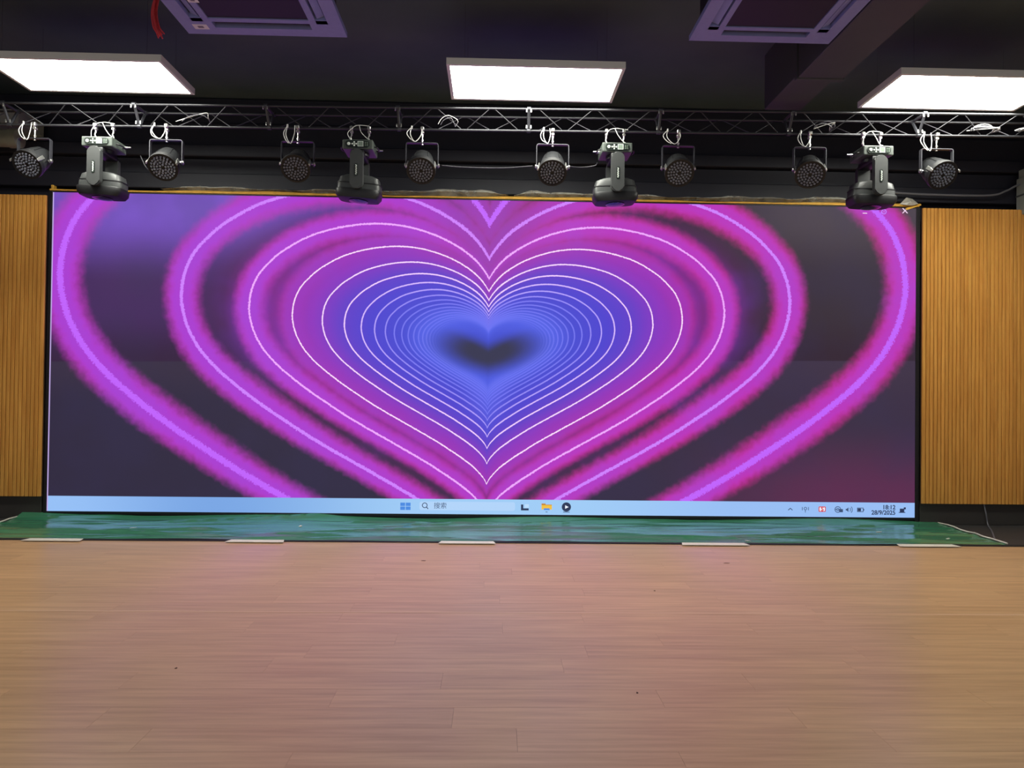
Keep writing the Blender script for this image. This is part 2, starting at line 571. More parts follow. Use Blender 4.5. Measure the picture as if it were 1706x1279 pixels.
part('seam_strip', box_bm(-HX + 0.02, HX - 0.02, SEAM - 0.007, SEAM + 0.007, -0.003, 0.0010), M_seam, floor)
yb = rows[-1][0] - rows[-1][1] / 2
part('plank_field', box_bm(-HX + 0.02, HX - 0.02, -8.98, yb, -0.006, 0.0), M_plank, floor)

# ceiling duct on the right, two sections
t = thing('ceiling_duct', 'dark grey boxed duct running along the black ceiling beside the right air conditioner', 'duct', (2.24, -1.53, CEIL))
part('main_section', box_bm(-0.155, 0.155, -4.4, 0.0, 3.30 - CEIL, 0.0, 0.004), M_duct, t)
part('rear_section', box_bm(-0.14, 0.14, 0.0, 0.62, 3.34 - CEIL, 0.0, 0.004), M_duct, t)
part('joint_collar', box_bm(-0.165, 0.165, -0.025, 0.015, 3.292 - CEIL, 0.0, 0.003), M_duct, t)

# ------------------------------------------------------------------ slatted wood panels either side of the screen
def slat_panel(x0, x1, z0, z1, label):
    t = thing('slatted_wall_panel', label, 'wall panel', ((x0 + x1) / 2, -0.01, z0))
    cx = (x0 + x1) / 2
    part('backing_board', box_bm(x0 - cx, x1 - cx, -0.012, 0.0, 0.0, z1 - z0), M_groove, t)
    pitch = 0.0345
    n = int((x1 - x0) / pitch)
    p = (x1 - x0) / n
    bm = bm_new()
    w = p - 0.0055
    poly = [(-w / 2, -0.012), (-w / 2, -0.026), (-w / 2 + 0.003, -0.030), (w / 2 - 0.003, -0.030), (w / 2, -0.026), (w / 2, -0.012)]
    add_prism(bm, poly, 2, 0.002, z1 - z0 - 0.002)
    me = mesh_of(bm, M_slat, False, 'slat')
    for i in range(n):
        obj('slat', me, t, (x0 - cx + (i + 0.5) * p, 0, 0))
    return t
slat_panel(-5.30, -3.872, 0.19, 2.812, 'vertical slatted wood wall panel left of the glowing video wall')
slat_panel(3.880, 5.30, 0.19, 2.845, 'vertical slatted wood wall panel right of the glowing video wall')

# ------------------------------------------------------------------ video wall
scr = thing('video_wall', 'huge wall-filling LED video screen showing nested neon pink and blue hearts', 'screen', (0, 0, 0))
part('cabinet', box_bm(-SW / 2, SW / 2, 0.004, 0.14, ZB - 0.02, ZB + SH, 0.002), M_screenframe, scr)
part('plinth', box_bm(-SW / 2 - 0.02, SW / 2 + 0.02, 0.02, 0.14, 0.0, ZB - 0.02), M_screenframe, scr)
part('frame_bar', box_bm(-SW / 2 - 0.03, -SW / 2 - 0.001, -0.006, 0.14, 0.0, ZB + SH + 0.012, 0.002), M_screenframe, scr)
part('frame_bar', box_bm(SW / 2 + 0.001, SW / 2 + 0.036, -0.006, 0.14, 0.0, ZB + SH + 0.012, 0.002), M_screenframe, scr)
part('frame_bar', box_bm(-SW / 2, SW / 2, -0.006, 0.004, ZB - 0.022, ZB - 0.001, 0.001), M_screenframe, scr)
part('frame_bar', box_bm(-SW / 2, SW / 2, -0.004, 0.004, ZB + SH + 0.001, ZB + SH + 0.010, 0.001), M_screenframe, scr)
bm = bm_new()
vs = [bm.verts.new(p) for p in ((-SW / 2, 0, ZB), (SW / 2, 0, ZB), (SW / 2, 0, ZB + SH), (-SW / 2, 0, ZB + SH))]
bm.faces.new(vs)
me = bpy.data.meshes.new('display'); bm.to_mesh(me); bm.free(); me.materials.append(screen_material())
disp = obj('display', me, scr)
disp['label'] = 'lit screen face with concentric hearts shrinking to a dark centre and a pale blue task bar'

# icons and writing on the task bar: flat lit shapes just in front of the screen face
I_navy = glow_mat('icon_navy', (36, 48, 84), 1.0)
I_grey = glow_mat('icon_grey', (58, 78, 116), 1.0)
I_blue = glow_mat('icon_blue', (72, 136, 224), 1.0)
I_pale = glow_mat('icon_pale', (188, 220, 250), 1.0)
I_white = glow_mat('icon_white', (238, 244, 255), 1.0)
I_yellow = glow_mat('icon_yellow', (240, 190, 60), 1.0)
I_orange = glow_mat('icon_orange', (196, 130, 40), 1.0)
I_red = glow_mat('icon_red', (214, 60, 74), 1.0)
I_pink = glow_mat('icon_pink', (240, 214, 240), 1.0)
I_violet = glow_mat('icon_violet', (190, 130, 255), 1.0)

def plate(bm, x0, x1, z0, z1, y=-0.002, round_=0.0):
    if round_ > 0:
        pts = []
        for cx, cz, a0 in ((x1 - round_, z0 + round_, -90), (x1 - round_, z1 - round_, 0), (x0 + round_, z1 - round_, 90), (x0 + round_, z0 + round_, 180)):
            for k in range(5):
                a = math.radians(a0 + 22.5 * k)
                pts.append((cx + round_ * math.cos(a), cz + round_ * math.sin(a)))
    else:
        pts = [(x0, z0), (x1, z0), (x1, z1), (x0, z1)]
    add_prism(bm, pts, 1, y - 0.001, y)

def stroke(bm, pts, w, y=-0.002, closed=False):
    """flat line of width w in the screen plane"""
    P = [Vector((p[0], p[1])) for p in pts]
    n = len(P)
    rng = range(n if closed else n - 1)
    for i in rng:
        a, b = P[i], P[(i + 1) % n]
        d = b - a
        if d.length < 1e-6: continue
        d.normalize(); q = Vector((-d.y, d.x)) * (w / 2)
        a2, b2 = a - d * (w * 0.3), b + d * (w * 0.3)
        poly = [a2 - q, b2 - q, b2 + q, a2 + q]
        add_prism(bm, [(v.x, v.y) for v in poly], 1, y - 0.001, y)

def arc(cx, cz, r, a0, a1, k=14):
    return [(cx + r * math.cos(math.radians(a0 + (a1 - a0) * i / k)), cz + r * math.sin(math.radians(a0 + (a1 - a0) * i / k))) for i in range(k + 1)]

def text(name, body, size, x, z, m, parent, y=-0.003, align='CENTER', bold=0.0):
    cu = bpy.data.curves.new(name, 'FONT')
    cu.body = body; cu.size = size; cu.align_x = align; cu.align_y = 'CENTER'
    cu.extrude = 0.0004; cu.offset = bold
    tmp = bpy.data.objects.new('tmp_text', cu)
    COL.objects.link(tmp)
    dg = bpy.context.evaluated_depsgraph_get()
    me = bpy.data.meshes.new_from_object(tmp.evaluated_get(dg))
    bpy.data.objects.remove(tmp)
    me.materials.clear(); me.materials.append(m)
    o = obj(name, me, parent, (x, y, z), (PI / 2, 0, 0))
    return o

# start symbol: four squares
bm = bm_new()
for a in (-1, 1):
    for c in (-1, 1):
        plate(bm, -0.723 + (0.003 if a > 0 else -0.045), -0.723 + (0.045 if a > 0 else -0.003), 0.126 + (0.0025 if c > 0 else -0.032), 0.126 + (0.032 if c > 0 else -0.0025))
part('start_icon', bm, I_blue, disp)
bm = bm_new(); plate(bm, -0.60, 0.245, 0.093, 0.169, -0.0008, 0.018)
part('search_box', bm, glow_mat('icon_box', (176, 210, 248), 1.0), disp)
bm = bm_new(); stroke(bm, arc(-0.553, 0.136, 0.021, 0, 360, 20)[:-1], 0.006, closed=True); stroke(bm, [(-0.538, 0.121), (-0.524, 0.106)], 0.007)
part('search_icon', bm, I_navy, disp)
text('search_text', '\u641c\u7d22', 0.058, -0.416, 0.131, I_grey, disp)
bm = bm_new(); plate(bm, 0.298, 0.318, 0.098, 0.150); plate(bm, 0.318, 0.366, 0.098, 0.116)
d1 = part('window_icon', bm, I_navy, disp)
bm = bm_new(); plate(bm, 0.332, 0.368, 0.122, 0.152)
part('window_tile', bm, I_pale, d1)
bm = bm_new(); plate(bm, 0.480, 0.572, 0.107, 0.150, -0.002)
d1 = part('folder_icon', bm, I_yellow, disp)
bm = bm_new(); plate(bm, 0.480, 0.516, 0.150, 0.160); plate(bm, 0.480, 0.572, 0.146, 0.151, -0.0035)
part('folder_tab', bm, I_orange, d1)
bm = bm_new(); plate(bm, 0.500, 0.552, 0.103, 0.118, -0.0035)
part('folder_clip', bm, I_blue, d1)
bm = bm_new(); plate(bm, 0.516, 0.534, 0.083, 0.088)
part('running_mark', bm, I_grey, d1)
bm = bm_new(); add_prism(bm, arc(0.701, 0.131, 0.041, 0, 360, 24)[:-1], 1, -0.003, -0.002)
d1 = part('player_icon', bm, I_navy, disp)
bm = bm_new(); add_prism(bm, [(0.690, 0.115), (0.721, 0.131), (0.690, 0.147)], 1, -0.0045, -0.0035)
part('play_triangle', bm, I_white, d1)
bm = bm_new(); plate(bm, 0.672, 0.730, 0.083, 0.089)
part('running_mark', bm, I_grey, d1)
# right-hand tray
bm = bm_new(); stroke(bm, [(2.692, 0.120), (2.710, 0.136), (2.728, 0.120)], 0.006)
part('chevron_icon', bm, I_navy, disp)
bm = bm_new(); stroke(bm, arc(2.846, 0.134, 0.012, 0, 360, 10)[:-1], 0.005, closed=True)
stroke(bm, [(2.846, 0.118), (2.846, 0.100)], 0.005); stroke(bm, [(2.818, 0.146), (2.818, 0.120)], 0.005); stroke(bm, [(2.874, 0.146), (2.874, 0.120)], 0.005)
part('microphone_icon', bm, I_grey, disp)
bm = bm_new(); plate(bm, 2.966, 3.030, 0.106, 0.154, -0.002, 0.008)
d1 = part('input_method_icon', bm, I_red, disp)
bm = bm_new(); plate(bm, 2.974, 3.022, 0.113, 0.147, -0.0032, 0.006)
part('icon_ground', bm, I_white, d1)
text('icon_letter', 'S', 0.052, 2.998, 0.130, I_red, d1, y=-0.0045, bold=0.002)
bm = bm_new(); stroke(bm, arc(3.140, 0.128, 0.026, 0, 360, 16)[:-1], 0.006, closed=True); stroke(bm, [(3.114, 0.128), (3.166, 0.128)], 0.005)
stroke(bm, arc(3.140, 0.128, 0.012, 0, 360, 10)[:-1], 0.005, closed=True); plate(bm, 3.152, 3.186, 0.104, 0.132)
part('network_icon', bm, I_grey, disp)
bm = bm_new(); add_prism(bm, [(3.212, 0.120), (3.222, 0.120), (3.236, 0.106), (3.236, 0.148), (3.222, 0.134), (3.212, 0.134)], 1, -0.003, -0.002)
stroke(bm, arc(3.236, 0.127, 0.020, -45, 45, 6), 0.005); stroke(bm, arc(3.236, 0.127, 0.036, -45, 45, 6), 0.005)
part('volume_icon', bm, I_grey, disp)
bm = bm_new(); stroke(bm, [(3.318, 0.110), (3.370, 0.110), (3.370, 0.143), (3.318, 0.143)], 0.005, closed=True); plate(bm, 3.322, 3.350, 0.114, 0.139); plate(bm, 3.372, 3.379, 0.120, 0.134)
part('battery_icon', bm, I_navy, disp)
text('clock_text', '18:12', 0.054, 3.664, 0.150, I_navy, disp, align='RIGHT', bold=0.0012)
text('date_text', '28/9/2025', 0.054, 3.664, 0.102, I_navy, disp, align='RIGHT', bold=0.0012)
bm = bm_new(); plate(bm, 3.704, 3.744, 0.106, 0.140); stroke(bm, [(3.696, 0.106), (3.752, 0.106)], 0.006); plate(bm, 3.740, 3.758, 0.134, 0.152)
part('notification_icon', bm, I_navy, disp)
# window controls at the top right of the picture
bm = bm_new(); stroke(bm, [(3.716, 2.846 - 0.042), (3.758, 2.846)], 0.008); stroke(bm, [(3.716, 2.846), (3.758, 2.846 - 0.042)], 0.008)
part('close_mark', bm, I_pink, disp)
bm = bm_new(); stroke(bm, arc(3.544, 2.812, 0.020, 0, 360, 16)[:-1], 0.007, closed=True); plate(bm, 3.539, 3.549, 2.807, 2.817)
part('restore_mark', bm, I_violet, disp)
bm = bm_new(); plate(bm, 3.350, 3.390, 2.792, 2.799)
part('minimise_mark', bm, I_pink, disp)

# strip along the top of the screen with crumpled film over it
def top_z(x):
    return ZB + SH + 0.013
t = thing('edge_strip', 'long yellow foam strip laid along the top edge of the video wall', 'foam strip', (0, 0.0, ZB + SH + 0.0125))
bm = bm_new()
n = 60
xs = [-3.86 + 7.72 * i / n for i in range(n + 1)]
ring = []
for i, x in enumerate(xs):
    h = 0.020 + 0.006 * math.sin(x * 2.3) + 0.003 * math.sin(x * 9.0)
    ring.append([bm.verts.new(p) for p in ((x, -0.014, 0.0), (x, -0.016, h * 0.7), (x, -0.006, h), (x, 0.06, h), (x, 0.06, 0.0))])
for A, B in zip(ring, ring[1:]):
    for k in range(5):
        bm.faces.new((A[k], B[k], B[(k + 1) % 5], A[(k + 1) % 5]))
bm.faces.new(ring[0]); bm.faces.new(list(reversed(ring[-1])))
part('strip', bm, M_yellow, t, True)
bm = bm_new(); add_box(bm, (-3.845, 0.02, 0.030), (0.022, 0.05, 0.042), 0.004)
part('upright_end', bm, M_yellow, t)
bm = bm_new(); add_prism(bm, [(3.74, -0.035), (3.875, 0.010), (3.872, 0.022), (3.855, 0.024), (3.73, -0.018)], 1, -0.022, -0.017)
part('folded_tail', bm, M_yellow, t)

def film(x0, x1, label, seed, amp=1.0):
    rnd = random.Random(seed)
    n, k = int((x1 - x0) / 0.03), 7
    ph = [rnd.uniform(0, 6.28) for _ in range(8)]
    bm = bm_new(); G = []
    for i in range(n + 1):
        x = x0 + (x1 - x0) * i / n
        e = min(1, min(i, n - i) / 6.0)
        h = amp * e * (0.030 + 0.012 * math.sin(x * 1.7 + ph[0]) + 0.008 * math.sin(x * 6.1 + ph[1]) + 0.005 * math.sin(x * 17 + ph[2]))
        rowv = []
        for j in range(k + 1):
            u = j / k
            yy = -0.022 + 0.075 * u + rnd.uniform(-0.004, 0.004)
            zz = 0.032 + h * math.sin(PI * min(1, 0.15 + u)) * 1.0 + rnd.uniform(-0.003, 0.003)
            rowv.append(bm.verts.new((x - (x0 + x1) / 2, yy, zz)))
        G.append(rowv)
    for A, B in zip(G, G[1:]):
        for j in range(k):
            bm.faces.new((A[j], B[j], B[j + 1], A[j + 1]))
    o = part('plastic_film', bm, M_film, None, True, ((x0 + x1) / 2, 0.0, ZB + SH + 0.0125))
    sd = o.modifiers.new('thickness', 'SOLIDIFY'); sd.thickness = 0.0008
    return tag(o, label, 'plastic film', 'crumpled plastic film on the top of the screen')
film(-2.9, 0.15, 'crumpled clear plastic film along the left half of the top of the screen', 3)
film(0.2, 3.30, 'crumpled clear plastic film along the right half of the top of the screen', 4, 1.25)
bm = bm_new()
fl = [(-0.075, 0.0, 0.02), (-0.02, -0.012, 0.078), (0.03, -0.018, 0.062), (0.085, -0.02, 0.02), (0.02, -0.03, 0.0), (-0.03, -0.028, 0.004)]
vv = [bm.verts.new(p) for p in fl]; cvt = bm.verts.new((0.0, -0.045, 0.032))
for i in range(6): bm.faces.new((vv[i], vv[(i + 1) % 6], cvt))
o = part('film_flap', bm, mat('milky_film', (176, 172, 160), 0.35, noise=0.1), None, False, (3.755, -0.016, ZB + SH + 0.012))
sd = o.modifiers.new('thickness', 'SOLIDIFY'); sd.thickness = 0.001
tag(o, 'folded triangular flap of milky film at the top right screen corner', 'plastic film')

# ------------------------------------------------------------------ green tarp on the floor in front of the screen
t = thing('tarp', 'crinkled green plastic tarp spread on the floor below the video wall', 'tarp', (0, -0.45, 0.0))
NX, NY = 300, 36
rnd = random.Random(11)
folds = [(rnd.uniform(-4, 4), rnd.uniform(-0.4, 0.4), rnd.uniform(-0.16, 0.16), rnd.uniform(0.4, 1.5), rnd.uniform(0.004, 0.015)) for _ in range(64)]
bm = bm_new(); G = []
edge_front = lambda x: -0.428 + 0.010 * math.sin(x * 1.9) + 0.006 * math.sin(x * 5.3 + 1)
def tarp_h(x, yy):
    h = 0.004
    for fx, fy, sl, ln, am in folds:
        dx = x - fx
        if abs(dx) > ln: continue
        dd = (yy - fy - sl * dx)
        h += am * math.exp(-(dd / 0.022) ** 2) * math.cos(dx / ln * PI / 2)
    h += 0.004 * (math.sin(x * 3.1 + yy * 7) + 1) * (0.5 + 0.5 * math.sin(yy * 11 + x))
    return min(h, 0.030)
for i in range(NX + 1):
    x = -4.045 + 8.09 * i / NX
    rowv = []
    y0, y1 = edge_front(x), 0.452
    for j in range(NY + 1):
        u = j / NY
        yy = y0 + (y1 - y0) * u
        h = tarp_h(x, yy)
        if j == 0: h = 0.003 + 0.006 * max(0, math.sin(x * 2.3 + 0.5))
        h += 0.038 * max(0, (u - 0.86) / 0.14) ** 1.5 * (0.8 + 0.4 * math.sin(x * 2.7))
        rowv.append(bm.verts.new((x, yy, h)))
    G.append(rowv)
for A, B in zip(G, G[1:]):
    for j in range(NY):
        bm.faces.new((A[j], B[j], B[j + 1], A[j + 1]))
o = part('sheet', bm, M_tarp, t, True)
for sx in (-1, 1):
    bm = bm_new()
    add_tube(bm, [(sx * (4.047 + 0.006 * math.sin(k * 0.9)), edge_front(sx * 4.04) + k * 0.0915, 0.010 + tarp_h(sx * 4.04, edge_front(sx * 4.04) + k * 0.0915)) for k in range(11)], 0.006, 6)
    part('hem_cord', bm, M_white, t, True)
for xa, xb, where in ((-3.424, -3.012, 'far left end of the front edge of the green tarp'), (-1.935, -1.522, 'front edge of the green tarp, second from the left'),
                      (-0.357, 0.054, 'middle of the front edge of the green tarp'), (1.477, 1.975, 'front edge of the green tarp, second from the right'),
                      (3.143, 3.594, 'far right end of the front edge of the green tarp')):
    bm = bm_new(); L_ = xb - xa
    poly = [(-L_ / 2, -0.045), (L_ / 2 + 0.02, -0.045), (L_ / 2, 0.035), (-L_ / 2 + 0.02, 0.035)]
    add_prism(bm, poly, 2, 0.0, 0.004)
    o = part('floor_tape', bm, M_white, None, False, ((xa + xb) / 2, -0.930, 0.0065))
    tag(o, 'white tape strip at the ' + where, 'tape', 'white tape strips holding the tarp')
for px_, py_, sc_, lab in ((-2.84, -0.50, 1.0, 'small white paper scrap on the left part of the tarp'), (-1.55, -0.33, 1.1, 'small white paper scrap on the tarp below the left inner heart curve'),
                           (2.03, -0.83, 1.1, 'small white paper scrap near the front of the tarp on the right'), (3.30, -0.40, 1.3, 'small white paper scrap by the right screen corner'),
                           (3.72, -0.66, 1.0, 'small white paper scrap near the right cord of the tarp')):
    bm = bm_new()
    add_prism(bm, [(-0.022 * sc_, -0.008), (0.018 * sc_, -0.012), (0.026 * sc_, 0.006), (-0.004, 0.012)], 2, 0.0, 0.002)
    yy = py_ + 0.45
    o = part('paper_scrap', bm, M_white, None, False, (px_, py_, tarp_h(px_, yy) + 0.002), (0.1, 0.05, px_))
    tag(o, lab, 'scrap', 'paper scraps on the tarp')

# cord from under the right panel to the floor
bm = bm_new(); add_tube(bm, catmull([(4.46, -0.02, 0.186), (4.47, -0.035, 0.10), (4.475, -0.05, 0.012), (4.33, -0.30, 0.006), (4.10, -0.66, 0.006)]), 0.006, 6)
tag(part('black_cord', bm, M_greycable, None, True), 'thin cord hanging below the right slatted panel onto the dark floor', 'cord')

# ------------------------------------------------------------------ ceiling light panels
def panel_light(xa, xb, ya, yb, zb, label):
    t = thing('ceiling_light_panel', label, 'ceiling light', ((xa + xb) / 2, (ya + yb) / 2, zb), 0, 'ceiling light panels')
    hx, hy, th = (xb - xa) / 2, (yb - ya) / 2, 0.045
    lip = 0.022
    for bx in ((-hx, hx, -hy, -hy + lip), (-hx, hx, hy - lip, hy), (-hx, -hx + lip, -hy + lip, hy - lip), (hx - lip, hx, -hy + lip, hy - lip)):
        part('frame_side', box_bm(*bx, 0.0, th), M_frame, t)
    part('back_plate', box_bm(-hx + lip, hx - lip, -hy + lip, hy - lip, th - 0.006, th), M_frame, t)
    part('diffuser', box_bm(-hx + lip, hx - lip, -hy + lip, hy - lip, 0.006, 0.010), glow_mat('lamp_diffuser', (255, 255, 243), LAMP_STRENGTH), t)
    for sx in (-0.8, 0.8):
        for sy in (-0.8, 0.8):
            bm = bm_new(); add_tube(bm, [(sx * hx, sy * hy, th), (sx * hx, sy * hy, CEIL - zb)], 0.0008, 5)
            part('hanging_wire', bm, M_cable, t)
ZL = 3.32
panel_light(-3.402, -2.200, -1.535, -1.000, ZL, 'bright white ceiling panel light hanging above the left end of the truss')
panel_light(-0.298, 0.902, -1.590, -1.020, ZL, 'bright white ceiling panel light hanging above the middle of the truss')
panel_light(2.765, 3.965, -1.605, -1.030, ZL, 'bright white ceiling panel light hanging above the right end of the truss')

# ------------------------------------------------------------------ ceiling cassette air conditioners
def cassette(cx, yfar, size, zb, label, stickers):
    t = thing('air_conditioner', label, 'air conditioner', (cx, yfar - size / 2, zb), 0, 'ceiling cassette air conditioners')
    h = size / 2
    gi = size * 0.305          # half size of the middle grille
    s0, s1 = size * 0.345, size * 0.415   # slot band
    bl = size * 0.30           # half length of a slot
    # face plate made of strips round the slots and the grille
    bm = bm_new()
    def strip(x0, x1, y0, y1, z0=0.0, z1=0.03, bv=0.0):
        add_box(bm, ((x0 + x1) / 2, (y0 + y1) / 2, (z0 + z1) / 2), (x1 - x0, y1 - y0, z1 - z0), bv)
    for sgn in (-1, 1):
        strip(-h, h, *sorted((sgn * s1, sgn * h)))
        strip(*sorted((sgn * s1, sgn * h)), -s1, s1)
        strip(-s1, s1, *sorted((sgn * gi, sgn * s0)))
        strip(*sorted((sgn * gi, sgn * s0)), -gi, gi)
        for e in (-1, 1):
            strip(*sorted((e * bl, e * s1)), *sorted((sgn * s0, sgn * s1)))
            strip(*sorted((sgn * s0, sgn * s1)), *sorted((e * bl, e * s0)))
    part('face_panel', bm, M_ac, t)
    part('intake_grille', box_bm(-gi + 0.002, gi - 0.002, -gi + 0.002, gi - 0.002, 0.006, 0.026), M_acdark, t)
    for k in range(4):
        bm = bm_new()
        add_box(bm, (0, 0, 0), (2 * bl - 0.012, 0.045, 0.005), 0.0015, rot=Matrix.Rotation(math.radians(22), 3, 'X'))
        a = k * PI / 2
        c = (s0 + s1) / 2
        o = part('louvre', bm, M_ac if k in (1, 3) else M_acdark, t, False, (-c * math.sin(a), c * math.cos(a), 0.016), (0, 0, a))
    part('housing', box_bm(-h * 0.88, h * 0.88, -h * 0.88, h * 0.88, 0.031, 0.30), M_acdark, t)
    for (sx, sy, w, l) in stickers:
        st = part('sticker', box_bm(sx - w / 2, sx + w / 2, sy - l / 2, sy + l / 2, -0.0012, -0.0002), M_sticker, t)
        part('sticker_print', box_bm(sx - w * 0.2, sx + w * 0.2, sy - l * 0.22, sy + l * 0.22, -0.0018, -0.0013), M_stickmark, st)
cassette(-1.357, -1.955, 0.958, 3.30, 'lavender-lit ceiling air conditioner with white stickers left of the middle light', ((-0.372, 0.392, 0.085, 0.055), (-0.30, 0.10, 0.06, 0.05)))
cassette(1.640, -2.02, 0.862, 3.30, 'grey ceiling air conditioner right of the middle light beside the duct', ())

# red tassel beside the left air conditioner
rnd = random.Random(5)
t = thing('red_cord_bundle', 'bundle of red cords dangling beside the left air conditioner', 'cord', (-2.0, -2.0, 3.26))
for k in range(9):
    ax, ay = rnd.uniform(-0.014, 0.014), rnd.uniform(-0.014, 0.014)
    zt = rnd.uniform(-0.012, 0.02)
    bm = bm_new()
    add_tube(bm, catmull([(0.030 + ax * 0.3, ay * 0.3, 0.48), (0.004 + ax * 0.6, ay, 0.30), (-0.026 + ax, ay * 1.2, 0.16), (-0.014 + ax * 1.3, ay * 1.4, 0.06), (0.012 + ax * 1.6, ay * 1.6, zt)], 5), 0.0045, 5)
    part('cord', bm, M_red, t, True)

# ------------------------------------------------------------------ truss
TZ, TY0, TSL = 3.135, -0.9125, -0.026
def ty(x): return TY0 + TSL * x
truss = thing('lighting_truss', 'long triangular aluminium truss spanning the room above the video wall', 'truss', (0, TY0, TZ), math.atan(TSL))
TH_, TW_ = 0.134, 0.0825
joints = [-4.66, -3.67, -2.68, -1.69, -0.70, 0.285, 1.275, 2.265, 3.255, 4.245, 4.9]
bm = bm_new(); add_tube(bm, [(0, 0, 0), (0, 0, 1)], 1.0, 10)
me_unit = mesh_of(bm, M_alu, True, 'tube')
def rod(name, a, b, r, parent, me=me_unit):
    a, b = Vector(a), Vector(b)
    d = b - a
    o = obj(name, me, parent)
    q = d.to_track_quat('Z', 'Y')
    o.rotation_mode = 'QUATERNION'; o.rotation_quaternion = q
    o.location = a; o.scale = (r, r, d.length)
    return o
for si, (xa, xb) in enumerate(zip(joints, joints[1:])):
    for cy, cz in ((-TW_, TH_), (TW_, TH_), (0, 0)):
        rod('chord', (xa + 0.012, cy, cz), (xb - 0.012, cy, cz), 0.0088, truss)
    n = 4
    flip = si % 2
    Ls = xb - xa - 0.12
    for k in range(n):
        x0 = xa + 0.06 + Ls * k / n
        x1 = xa + 0.06 + Ls * (k + 1) / n
        x0 += 0.022; x1 -= 0.022
        dn_ = (k + flip) % 2 == 1     # runs down to the right
        for cy in (-TW_, TW_):
            if (cy > 0) != dn_:
                rod('brace', (x0, cy, TH_ - 0.006), (x1, 0, 0.006), 0.0037, truss)
            else:
                rod('brace', (x0, 0, 0.006), (x1, cy, TH_ - 0.006), 0.0037, truss)
bm = bm_new()
for cy, cz in ((-TW_, TH_), (TW_, TH_), (0, 0)):
    add_lathe(bm, [(0.016, -0.014), (0.016, 0.014)], 10, M=Matrix.Translation((0, cy, cz)) @ Matrix.Rotation(PI / 2, 4, 'Y'))
for a, b in (((0, -TW_, TH_), (0, 0, 0)), ((0, TW_, TH_), (0, 0, 0)), ((0, -TW_, TH_), (0, TW_, TH_))):
    a, b = Vector(a), Vector(b)
    add_tube(bm, [a + (b - a) * 0.06, b + (a - b) * 0.06], 0.011, 6)
me_j = mesh_of(bm, M_yokemetal, True, 'joint_plate')
bm = bm_new()
for dx in (-0.016, 0.016):
    for cy, cz in ((-TW_ - 0.004, TH_ - 0.022), (-0.012, 0.018)):
        add_lathe(bm, [(0.0055, 0), (0.0055, 0.022), (0.0035, 0.025)], 8, M=Matrix.Translation((dx, cy - 0.01, cz - 0.008)))
me_jb = mesh_of(bm, M_steel, True, 'joint_bolts')
for xj in joints[1:-1]:
    j = obj('joint_plate', me_j, truss, (xj, 0, 0))
    obj('joint_bolts', me_jb, j)
for xj in (-4.55, 4.8):      # hangers up to the ceiling
    rod('hanger_rod', (xj, 0.0825, TH_), (xj, 0.0825, CEIL - TZ), 0.006, truss)

# ------------------------------------------------------------------ fixtures
def clamp_bm():
    """hook clamp gripping a tube whose axis runs along x through the origin"""
    bm = bm_new()
    pts = [(0.030 * math.cos(math.radians(a)), 0.020 * 0 + 0.030 * math.sin(math.radians(a)) * 1.0) for a in range(-70, 251, 20)]
    # C-shaped jaw, built as a tube in the y-z plane
    add_tube(bm, [(0, 0.017 * math.cos(math.radians(a)), 0.017 * math.sin(math.radians(a))) for a in range(-60, 241, 20)], 0.008, 6)
    add_box(bm, (0, 0.0, -0.026), (0.024, 0.030, 0.018), 0.003)
    add_tube(bm, [(0, 0.0, -0.03), (0, 0.0, -0.058)], 0.0075, 8)
    return bm
me_clamp = mesh_of(clamp_bm(), M_steel, True, 'clamp')
bm = bm_new(); add_lathe(bm, [(0.010, 0), (0.010, 0.008), (0.006, 0.010), (0.006, 0.018)], 8)
me_nut = mesh_of(bm, M_steel, True, 'clamp_nut')
bm = bm_new(); add_box(bm, (0, 0, 0), (0.026, 0.024, 0.026), 0.004)
me_grip = mesh_of(bm, M_steel, False, 'clamp_block')
bm = bm_new(); add_tube(bm, [(0, 0, -0.05), (0, 0, -0.118)], 0.0055, 8); add_lathe(bm, [(0.009, -0.118), (0.009, -0.110)], 8)
me_bolt = mesh_of(bm, M_steel, True, 'clamp_bolt')

# --- PAR can meshes (axis along local z, face at -z)
RB = 0.100
bm = bm_new()
add_lathe(bm, [(RB + 0.002, -0.085), (RB + 0.002, -0.035), (RB - 0.004, -0.010), (RB - 0.010, 0.040), (RB - 0.022, 0.095), (RB - 0.042, 0.130), (RB - 0.068, 0.144), (0.012, 0.148)], 28, cap0=False)
me_can = mesh_of(bm, M_parbody, True, 'can_body')
bm = bm_new()
for k in range(6):
    a = k * PI / 3
    pr = [(RB + 0.0035, -0.030), (RB - 0.0025, -0.008), (RB - 0.008, 0.040), (RB - 0.020, 0.095), (RB - 0.040, 0.131)]
    add_tube(bm, [(r * math.cos(a), r * math.sin(a), z) for r, z in pr], 0.0022, 5)
me_rib = mesh_of(bm, M_plastic, True, 'can_seams')
bm = bm_new()
prof = [(RB + 0.002, -0.060), (RB + 0.009, -0.062), (RB + 0.009, -0.098), (RB - 0.006, -0.098), (RB - 0.006, -0.082)]
add_lathe(bm, prof, 28, cap0=False, cap1=False)
me_ring = mesh_of(bm, M_plastic, True, 'front_ring')
bm = bm_new(); add_lathe(bm, [(RB - 0.004, -0.088), (RB - 0.004, -0.084)], 28)
me_board = mesh_of(bm, M_ledboard, False, 'led_board')
bm = bm_new()
for rr_, cnt in ((0.0225, 6), (0.0425, 12), (0.0625, 18), (0.0825, 21)):
    for k in range(cnt):
        a = 2 * PI * k / cnt + rr_ * 30
        Mx = Matrix.Translation((rr_ * math.cos(a), rr_ * math.sin(a), 0))
        add_lathe(bm, [(0.0085, -0.0975), (0.0078, -0.0985), (0.0045, -0.094), (0.0075, -0.086)], 7, M=Mx)
